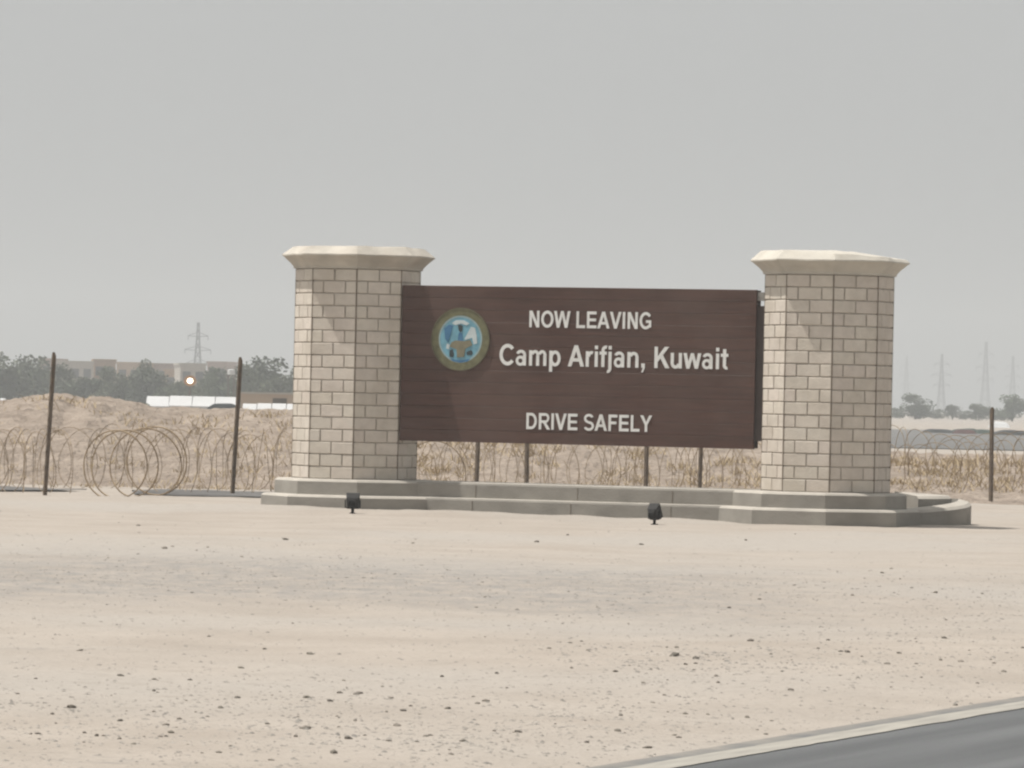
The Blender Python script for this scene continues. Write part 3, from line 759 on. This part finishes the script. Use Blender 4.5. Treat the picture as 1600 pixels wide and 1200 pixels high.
# dry grass and weed caught in the wire and on the bank
mb = MB()
def tuft(x, y, z, n, hh, sp):
    for _ in range(n):
        a = random.uniform(0, 6.28); l = hh * random.uniform(.4, 1.1)
        bx, by = x + random.gauss(0, sp), y + random.gauss(0, sp)
        k = random.uniform(.4, 1.6); tx, ty = bx + math.cos(a) * l * k, by + math.sin(a) * l * k; l *= random.uniform(.35, 1.0); wv = 0.007
        mb.add([(bx - wv, by, z - .02), (bx + wv, by, z - .02), ((bx + tx)/2 + wv*.7, (by + ty)/2, z + l*.7), (tx, ty, z + l), ((bx + tx)/2 - wv*.7, (by + ty)/2, z + l*.7)], [(0, 1, 2, 4), (4, 2, 3)])
for _ in range(110):
    x = random.uniform(-1.9, 4.0); y = random.uniform(85.5, 91)
    tuft(x, y, max(0, berm_z(x, y)), random.randint(10, 30), random.uniform(.12, .30), .10)
for _ in range(105):
    x = random.uniform(6.0, 9.5); y = random.uniform(88, 94)
    tuft(x, y, max(0, berm_z(x, y)), random.randint(10, 30), random.uniform(.10, .26), .14)
for _ in range(150):
    x = random.uniform(-9, -3.0); y = random.uniform(85.5, 95)
    tuft(x, y, max(0, berm_z(x, y)), random.randint(4, 16), random.uniform(.06, .20), .13)
tag(mb.build('dry_grass', M['drygrass']), 'thin straw coloured dry grass tangled along the sand bank', None, None, 'stuff')

# ------------------------------------------------------------------ stones
def stone_mesh(i):
    bm = bmesh.new(); bmesh.ops.create_icosphere(bm, subdivisions=1, radius=1.0)
    for v in bm.verts:
        v.co *= 1 + 0.30 * noise.noise(v.co * 1.3 + Vector((i * 7.3, 0, 0)))
        v.co.x *= 1.0; v.co.y *= 0.75; v.co.z *= 0.46
    me = bpy.data.meshes.new('stone'); bm.to_mesh(me); bm.free(); me.materials.append(M['stone']); return me
SM = [stone_mesh(i) for i in range(10)]
def stone(P, wd, label, group='stones scattered on the sand'):
    o = link('stone', random.choice(SM), None, (P.x, P.y, gh(P.x, P.y) + wd * .03))
    o.scale = (wd / 2, wd / 2 * random.uniform(.7, 1.1), wd / 2 * random.uniform(.75, 1.25)); o.rotation_euler = (R(random.uniform(-14, 14)), R(random.uniform(-14, 14)), random.uniform(0, 6.28))
    return tag(o, label, 'stone', group)
BIG = [((1053, 1031, 26), 'largest dark brown stone on the sand, midway between the middle floodlight and the road'),
       ((1173, 1006, 18), 'dark stone lying right of and behind the largest brown stone'),
       ((1122, 1066, 13), 'small round dark stone alone on clean sand right of centre'),
       ((112, 1106, 24), 'flat dark stone in the near left corner, longest of the left side'),
       ((557, 1080, 20), 'dark stone left of centre in the upper row of the near stones'),
       ((620, 1131, 22), 'tilted dark stone near the bottom, left of centre'),
       ((810, 1141, 20), 'dark brown stone at the bottom centre'),
       ((965, 1137, 20), 'dark stone between bottom centre and the road edge'),
       ((1012, 1157, 20), 'dark stone nearest the near end of the road line'),
       ((257, 857, 14), 'dark stone far back on the left, in front of the big wire coil'),
       ((446, 842, 13), 'dark stone far back just below the left pillar'),
       ((345, 1106, 18), 'dark stone in the near left, right of the flat one')]
for (px, py, wpx), lab in BIG:
    P = on_ground(px, py); stone(P, wpx / (F / P.y) * .92, lab)
OTH = [(215,822,10),(270,853,10),(325,855,12),(645,848,10),(746,947,9),(517,1095,13),(460,1150,16),(545,1152,18),(760,1091,16),(775,1050,15),(690,1053,14),(632,1107,16),(667,1147,15),(425,1184,15),(250,1152,17),(207,1165,14),(370,1085,18),(418,1131,12),(485,1025,16),(650,1157,11),(80,1115,13),
       (1405,1023,16),(1385,1039,17),(1339,1061,13),(917,1152,16),(1107,1111,11),(1185,936,10),(1377,898,10),(1394,889,10),(1460,926,16),(1535,927,12),(1140,947,12),(1240,917,10),(1001,850,12),(837,847,14),(887,836,10),(1166,844,10),(1475,1000,14),(1570,1047,15),(1070,1110,12),(1060,1142,13),(1280,1136,10),(1197,1136,12),(1325,1021,16),(1312,1020,12),(1085,1034,18),(1072,1042,14),(1004,1066,10),(740,1085,9),(597,1068,10),(537,1058,12),(190,1051,18),(240,1074,14),(296,1057,12),(1500,1035,16),(1470,1033,14),(1434,1038,10),(1205,1026,9),(60,1148,14),(48,1149,12),(672,1146,13),(705,1174,12),(723,1155,16),(640,1100,12),(554,1124,14),(612,1088,13),(20,1125,9),(86,1128,9)]
LAB = 'small dark stone lying loose on the pale sand'
for px, py, wpx in OTH:
    P = on_ground(px + random.uniform(-2, 2), py); stone(P, wpx / (F / P.y) * .85, LAB)
cl = [(on_ground(220, 1125), 0.8), (on_ground(620, 1120), 0.9), (on_ground(1000, 1120), 0.8), (on_ground(1400, 1035), 0.9), (on_ground(700, 1150), .7), (on_ground(1350, 970), 1.2), (on_ground(280, 870), 2.0), (on_ground(1060, 1040), .5)]
cnt = 0
while cnt < 205:
    if random.random() < .62:
        c, s = random.choice(cl); x, y = c.x + random.gauss(0, s), c.y + random.gauss(0, s * 2.2)
    else:
        py = random.uniform(800, 1195); c = on_ground(random.uniform(0, 1600), py); x, y = c.x, c.y
    if road_d(x, y) > -0.12 or y > 66 or y < 21.8 or abs(x) > y * .095: continue
    stone(Vector((x, y, 0)), min(.06, .014 + random.expovariate(95)), LAB); cnt += 1
# pebbles: too many to count
mb = MB(); cnt = 0
octv = [(1,0,0),(0,1,0),(-1,0,0),(0,-1,0),(0,0,1),(0,0,-.6)]; octf = [(0,1,4),(1,2,4),(2,3,4),(3,0,4),(1,0,5),(2,1,5),(3,2,5),(0,3,5)]
while cnt < 19000:
    u = random.random()
    if u < .30:
        c, s = random.choice(cl); x, y = c.x + random.gauss(0, s), c.y + random.gauss(0, s * 2.4)
    elif u < .50:
        x, y = random.uniform(-5, 4.5), random.gauss(43.5, 2.6)
    else:
        c = on_ground(random.uniform(-20, 1620), random.uniform(790, 1200)); x, y = c.x, c.y
    if road_d(x, y) > -0.03 + random.gauss(0, .03) or y > 70 or y < 21: continue
    s = (.0035 + min(.016, random.expovariate(190))) * (1.0 if u < .5 else .8); cnt += 1; z = gh(x, y); a = random.uniform(0, 1.57); ca, sa = math.cos(a) * s, math.sin(a) * s
    k = [random.uniform(.65, 1.3) for _ in range(6)]
    mb.add([(x + (vx*ca - vy*sa)*k[i], y + (vx*sa + vy*ca)*k[i], z + vz*s*.42*k[i]) for i, (vx, vy, vz) in enumerate(octv)], octf)
tag(mb.build('pebbles', M['pebble']), 'fine grey pebbles strewn over the sand', None, None, 'stuff')

# ------------------------------------------------------------------ far trees
def tree_meshes(seed, wd, ht, nleaf, lobes):
    rd = random.Random(seed); tr = MB()
    tr.bar((0, 0, -.3), (rd.uniform(-.1, .1), 0, ht * .38), ht * .035, ht * .022, 7)
    lob = []
    for i in range(lobes):
        a = rd.uniform(0, 6.28); rr = rd.uniform(.1, .62) * wd / 2; zz = ht * rd.uniform(.16, .86)
        rr *= 1.0 if zz < ht * .6 else .6
        c = Vector((rr * math.cos(a), rr * math.sin(a), zz)); s = ht * rd.uniform(.12, .24); lob.append((c, s))
        if i < 6: tr.bar((0, 0, ht * .3), c, ht * .016, ht * .006, 5)
    cr = MB()
    for _ in range(nleaf):
        c, s = rd.choice(lob)
        d = Vector((rd.gauss(0, 1), rd.gauss(0, 1), rd.gauss(0, .8))).normalized() * s * rd.uniform(.35, 1.1) ** .6
        p = c + Vector((d.x * 1.25, d.y * 1.25, d.z)); p.z = max(p.z, .1)
        u = Vector((rd.gauss(0, 1), rd.gauss(0, 1), rd.gauss(0, 1))).normalized(); v = u.orthogonal().normalized(); v.rotate(Matrix.Rotation(rd.uniform(0, 6.28), 3, u)); q = u.cross(v)
        e = rd.uniform(.09, .22) * (ht / 4.5)
        cr.add([p + v * e, p + q * e * .7, p - v * e, p - q * e * .7], [(0, 1, 2, 3)])
    return tr.mesh('trunk', M['bark']), cr.mesh('crown', M['leaf'])
TV = [tree_meshes(11, 6.0, 4.6, 2600, 15), tree_meshes(23, 7.5, 4.6, 3000, 19), tree_meshes(37, 4.4, 5.0, 2200, 13), tree_meshes(51, 5.4, 4.0, 2400, 14)]
def tree(px, ytop, Y, ht_to, label, group, var, wide=1.0):
    top = at(px, ytop, Y); base_z = 0.0; ht = max(1.0, top.z) * 1.0
    r = thing('tree', (top.x, Y, base_z), label, 'tree', random.uniform(0, 6.28), group)
    tm, cm = TV[var]; s = ht / (4.6 * .98)
    r.scale = (s * wide, s * wide, s)
    link('trunk', tm, r); link('crown', cm, r)
    return r
LT = 'grey-green tree in the hazy row behind the sand bank at the left'
g1 = 'hazy tree row behind the bank at the left'
for lab_, (px, yt, Y, v, wd) in zip(['tree cut by the left edge of the picture', 'dark rounded tree in the gap left of the leftmost post', 'taller narrow tree just left of the leftmost post', 'tree directly behind the leftmost post', 'tree just right of the leftmost post, before the dark-windowed house', "tree below the grey-pink house's left end", "tree in front of the grey-pink house's right end", 'tree in front of the orange-tan house', 'tree between the orange-tan and tan houses', "narrow tree in front of the tan house's right end", "wide tree in front of the long pinkish house's left end", 'low tree in front of the long pinkish house, just left of the lit lamp', 'tree right behind the lit lamp pole', 'tree just right of the lit lamp', 'small tall tree left of the white water tank', 'tree behind the second post, below the water tank'], [(-20, 553, 560, 1, 1), (18, 557, 550, 0, 1), (45, 560, 575, 2, 1.2), (70, 563, 560, 3, 1.1), (98, 572, 555, 1, .9), (122, 578, 550, 0, 1), (150, 580, 552, 3, 1.1), (178, 577, 548, 1, .9), (205, 572, 556, 0, 1),
                         (228, 578, 545, 2, 1.2), (252, 584, 548, 1, 1), (276, 586, 540, 3, 1.2), (300, 592, 545, 0, 1), (322, 586, 550, 1, .8), (340, 578, 555, 2, 1.1), (358, 582, 552, 0, .9)]):
    tree(px, yt, Y, 0, lab_, g1, v, wd)
tree(226, 566, 575, 0, 'narrow tree standing above the roofs of the pink houses', g1, 2, .5)
LT2 = 'tall dense tree in the clump just left of the left pillar'
for lab_, (px, yt, Y, v, wd) in zip(['tree just right of the second post, first of the clump', 'tallest tree of the clump between the second post and left pillar', 'broad tree in the clump, left neighbour of the left pillar', "tree whose crown meets the left pillar's edge", 'tree mostly hidden behind the left pillar'], [(388, 574, 520, 1, .8), (413, 563, 525, 2, 1.2), (436, 572, 520, 0, .9), (456, 576, 530, 3, 1.0), (478, 574, 535, 1, .9)]):
    tree(px, yt, Y, 0, lab_, 'tree clump left of the left pillar', v, wd)
tree(215, 617, 180, 0, 'low dark bush on the bank top beside the long white tent', None, 3, 1.0)
for px, yt, Y, v, wd, lab in [(1432, 617, 760, 1, 1.35, 'broad hazy tree nearest the right pillar, on the right horizon'), (1489, 627, 800, 3, 1.25, 'small rounded hazy tree on the right horizon, second from the pillar'),
                          (1530, 624, 780, 0, 1.15, 'hazy tree left of the right-hand post on the horizon'), (1582, 619, 770, 2, 1.35, 'hazy tree at the right edge of the horizon')]:
    tree(px, yt, Y, 0, lab, 'hazy trees on the right horizon', v, wd)
for lab_, (px, yt, wd) in zip(['low faint scrub between the broad tree and the small rounded tree at right', 'low faint scrub between the second and third hazy trees at right', 'low faint scrub behind the right-hand post on the horizon', "low faint scrub touching the right pillar's edge on the horizon"], [(1462, 640, 1.6), (1509, 642, 1.8), (1556, 640, 1.8), (1402, 638, 1.5)]):
    tree(px, yt, 830, 0, lab_, 'low scrub on the right horizon', 1, wd)

# ------------------------------------------------------------------ far houses (left)
def house(px0, px1, ytop, Y, wallm, label, nwin, floors=1, depth=9.0):
    a, b = at(px0, ytop, Y), at(px1, ytop, Y); z1 = max(a.z, b.z); wd = b.x - a.x
    r = thing('house', ((a.x + b.x) / 2, Y, 0), label, 'house', R(random.uniform(-8, 8)), 'flat roofed houses behind the tree row')
    mb = MB(); mb.box((-wd/2, 0, -.2), (wd/2, depth, z1 - .25)); mb.build('wall', wallm, r)
    mb = MB(); mb.box((-wd/2 - .12, -.12, z1 - .249), (wd/2 + .12, depth + .1, z1)); mb.build('roof', wallm, r)
    for f in range(floors):
        zc = z1 - 1.5 - f * 2.6
        for i in range(nwin):
            x = -wd/2 + wd * (i + .5) / nwin
            mb = MB(); mb.box((x - .55, -.06, zc - .65), (x + .55, .02, zc + .65)); wn = mb.build('window', wallm, r)
            mb = MB(); mb.box((x - .45, -.075, zc - .55), (x + .45, -.061, zc + .55)); mb.build('pane', M['winglass'], wn)
    return r
house(62, 84, 560, 700, M['pink'], 'pinkish house corner showing behind the leftmost post', 1)
house(90, 146, 564.5, 690, M['greige'], 'grey-pink flat roofed house with two dark windows, left of the others', 3)
house(147, 181, 561.5, 700, M['orange'], 'orange-tan flat roofed house next to the grey-pink one', 2)
house(182, 221, 566, 690, M['tan'], 'tan flat roofed house in the middle of the row', 2)
house(229, 279, 568, 700, M['pink'], 'long pinkish house left of the lit lamp', 3)
house(257, 277, 577, 660, M['orange'], 'small orange outbuilding in front of the long pinkish house', 1)
house(282, 322, 568, 640, M['greige'], 'square beige house directly behind the lit lamp', 2)
house(324, 355, 565, 720, M['pink'], 'pinkish house right of the lit lamp, under the lattice tower', 2)

# lit lamp on a pole
P = at(297, 595, 430)
lamp = thing('area_lamp', (P.x, P.y, 0), 'lit lamp glowing warm white against the dark trees', 'lamp')
mb = MB(); mb.bar((0, .2, -.2), (0, .2, P.z), .09, .06, 8); mb.build('pole', M['rust'], lamp)
mb = MB(); n = 20
rg = lambda r, y: [(r * 1.15 * math.cos(2*math.pi*k/n), y, P.z + r * math.sin(2*math.pi*k/n)) for k in range(n)]
mb.rings([rg(.17, .15), rg(.42, .0), rg(.42, -.05), rg(.21, -.05)], bottom=True, top=False); mb.build('halo_dish', M['flood_halo'], lamp)  # dish wider than the lens, painted amber as the lamp's halo
mb = MB(); mb.rings([rg(.205, -.03), rg(.18, -.06), rg(.10, -.08)]); mb.build('lens', M['flood_on'], lamp)

# white low walls and boxes behind the bank
def low_wall(px0, px1, yt, Y, mt, label, cat='tent', name='low_tent', thick=.4, sag=0.0):
    a, b = at(px0, yt, Y), at(px1, yt, Y); z1 = (a.z + b.z) / 2; r = thing(name, ((a.x + b.x)/2, Y, 0), label, cat)
    wd = b.x - a.x; k = 4
    for i in range(k):
        mb = MB(); x0 = -wd/2 + wd * i / k; x1 = -wd/2 + wd * (i + 1) / k - .012
        zt = z1 - random.uniform(0, .07); mb.rings([[(x0, 0, -.2), (x1, 0, -.2), (x1, 1.6, -.2), (x0, 1.6, -.2)], [(x0, 0, zt - .42), (x1, 0, zt - .42), (x1, 1.6, zt - .42), (x0, 1.6, zt - .42)], [(x0 + .01, .62, zt - .02), (x1 - .01, .62, zt - .02), (x1 - .01, .98, zt - .02), (x0 + .01, .98, zt - .02)], [(x0 + .02, .8, zt), (x1 - .02, .8, zt), (x1 - .02, .84, zt), (x0 + .02, .84, zt)]], bottom=True); mb.build('canopy_bay', mt, r)
    return r
low_wall(228, 372, 618, 240, M['white'], 'long low white tent showing above the bank, under the lit lamp')
low_wall(378, 470, 629, 215, M['white'], 'short low white tent right of the second post')
low_wall(-30, 7, 622, 240, M['white'], 'end of a low white tent at the left edge of the picture')
P = at(416, 613, 300)
sh = thing('shed', (P.x, 300, 0), 'tan shed with a brown doorway between the white tent and the tree clump', 'shed')
mb = MB(); mb.box((-1.35, 0, -.1), (1.5, 3, P.z - .1)); mb.build('wall', M['tan'], sh)
mb = MB(); mb.box((-1.42, -.08, P.z - .099), (1.57, 3.08, P.z)); mb.build('roof', M['greige'], sh)
mb = MB(); mb.box((.35, -.03, 0), (1.1, -.001, P.z - .3)); mb.build('door', M['bark'], sh)
P = at(361.5, 577, 500)
tk = thing('water_tank', (P.x, 500, 0), 'small white water tank on a stand among the trees', 'tank')
mb = MB(); mb.rings([[(.34*math.cos(t*math.pi/6), .34*math.sin(t*math.pi/6), z) for t in range(12)] for z in (P.z - .48, P.z - .06)] + [[(.2*math.cos(t*math.pi/6), .2*math.sin(t*math.pi/6), P.z) for t in range(12)]], bottom=True); mb.build('tank_body', M['white'], tk)
mb = MB()
for sx in (-.25, .25):
    for sy in (-.25, .25): mb.bar((sx, sy, -.1), (sx, sy, P.z - .481), .05)
mb.build('stand', M['rust'], tk)
# low heaps and a tent at the far side of the gravel lot (right)
def heap(px0, px1, yt, yb, Y, mt, label, cat='heap', name='covered_heap', group='low covered heaps at the back of the gravel lot'):
    a, b = at(px0, yt, Y), at(px1, yb, Y); wd = abs(b.x - a.x); h_ = a.z - b.z; cx = (a.x + b.x)/2
    mb = MB(); n = 14; sec = []; zb = 0.0 if group else b.z
    for i in range(n + 1):
        x = -wd/2 + wd * i / n; k = (1 - abs(2*i/n - 1) ** 6) * (.8 + .25 * noise.noise((x * .6 + px0, 1, 2)))
        sec.append([(x, -1.2, 0), (x, -.8, h_ * .7 * k), (x, 0, h_ * k), (x, .8, h_ * .7 * k), (x, 1.2, 0)])
    vs = [v for s in sec for v in s]; fs = [(i*5 + k, (i+1)*5 + k, (i+1)*5 + k + 1, i*5 + k + 1) for i in range(n) for k in range(4)]
    mb.add(vs, fs); o = mb.build(name, mt, None, loc=(cx, Y, zb)); tag(o, label, cat, group); return o
heap(1440, 1492, 668, 677.5, 340, M['shade_dark'], 'dark grey covered heap nearest the right pillar behind the gravel lot')
heap(1488, 1526, 668, 678, 335, M['maroon'], 'maroon covered heap between the dark ones behind the gravel lot')
heap(1484, 1530, 663, 671, 365, M['green_tarp'], 'green covered heap behind the maroon one')
heap(1522, 1552, 668, 678, 342, M['green_tarp'], 'dark green covered heap just left of the right-hand post')
heap(1549, 1640, 667, 679, 330, M['shade_dark'], 'long dark covered heap right of the right-hand post')
heap(326, 372, 627.5, 640, 150, M['shade_dark'], 'dark covered heap in front of the long white tent, left of the second post', group=None)
heap(1545, 1578, 654.5, 667, 480, M['white'], 'white covered heap on pale sand behind the right-hand post')

# ------------------------------------------------------------------ lattice towers
def pylon(px, ytop, Y, label, arm=1.0, wide=0.055):
    T = at(px, ytop, Y); H = T.z
    r = thing('lattice_tower', (T.x, Y, 0), label, 'power pylon', R(12), 'power line towers on the horizon')
    mb = MB(); th = .10 + Y * 2.2e-5
    def wat(z): t = z / H; return H * (wide * (1 - t) ** 1.5 + .012)
    nz_ = 9; zs = [H * (1 - (1 - i / nz_) ** 1.25) * .999 for i in range(nz_ + 1)]
    cn = [(-1, -1), (1, -1), (1, 1), (-1, 1)]
    for a, b in zip(zs, zs[1:]):
        wa, wb = wat(a), wat(b)
        for k in range(4):
            (x0, y0), (x1, y1) = cn[k], cn[(k + 1) % 4]
            mb.bar((x0*wa, y0*wa, a), (x0*wb, y0*wb, b), th, n=4, cap=False)
            mb.bar((x0*wa, y0*wa, a), (x1*wb, y1*wb, b), th * .6, n=4, cap=False)
            mb.bar((x1*wa, y1*wa, a), (x0*wb, y0*wb, b), th * .6, n=4, cap=False)
            mb.bar((x0*wb, y0*wb, b), (x1*wb, y1*wb, b), th * .6, n=4, cap=False)
    mb.build('tower_frame', M['pylon'], r)
    for f, wd in ((.82, .13), (.64, .17), (.47, .14)):
        z = H * f; L_ = H * wd * arm; wz = wat(z)
        for s in (-1, 1):
            mb = MB()
            mb.bar((s*wz, -wz, z), (s*L_, 0, z + .1), th * .8, n=4); mb.bar((s*wz, wz, z), (s*L_, 0, z + .1), th * .8, n=4)
            mb.bar((s*wz, 0, z + H*.05), (s*L_, 0, z + .15), th * .7, n=4)
            mb.bar((s*L_, 0, z + .1), (s*L_, 0, z - H*.045), th * .7, n=4)
            mb.build('cross_arm', M['pylon'], r)
pylon(310, 504, 1250, 'faint lattice power tower rising above the houses at the left', wide=.075)
pylon(1472, 553, 2000, 'faint lattice power tower above the gap between the right-hand trees')
pylon(1541, 534, 2200, 'very faint tall lattice tower left of the right-hand post', .8)
pylon(1583, 556, 2400, 'very faint lattice tower at the right edge', .8)
pylon(1417, 556, 2800, 'barely visible lattice tower beside the right pillar', .8)

# ------------------------------------------------------------------ haze
hm = bpy.data.materials.new('haze_air'); hm.use_nodes = True
hn = hm.node_tree; hn.nodes.clear()
pv = hn.nodes.new('ShaderNodeVolumePrincipled'); pv.inputs['Color'].default_value = (0.885, 0.895, 0.89, 1); pv.inputs['Density'].default_value = 0.00072; pv.inputs['Anisotropy'].default_value = 0.1
ho = hn.nodes.new('ShaderNodeOutputMaterial'); hn.links.new(pv.outputs[0], ho.inputs['Volume'])
mb = MB(); mb.box((-600, -60, -1.0), (600, 2980, 52)); hz = mb.build('haze', hm); tag(hz, 'pale desert haze filling the air', None, None, 'stuff')
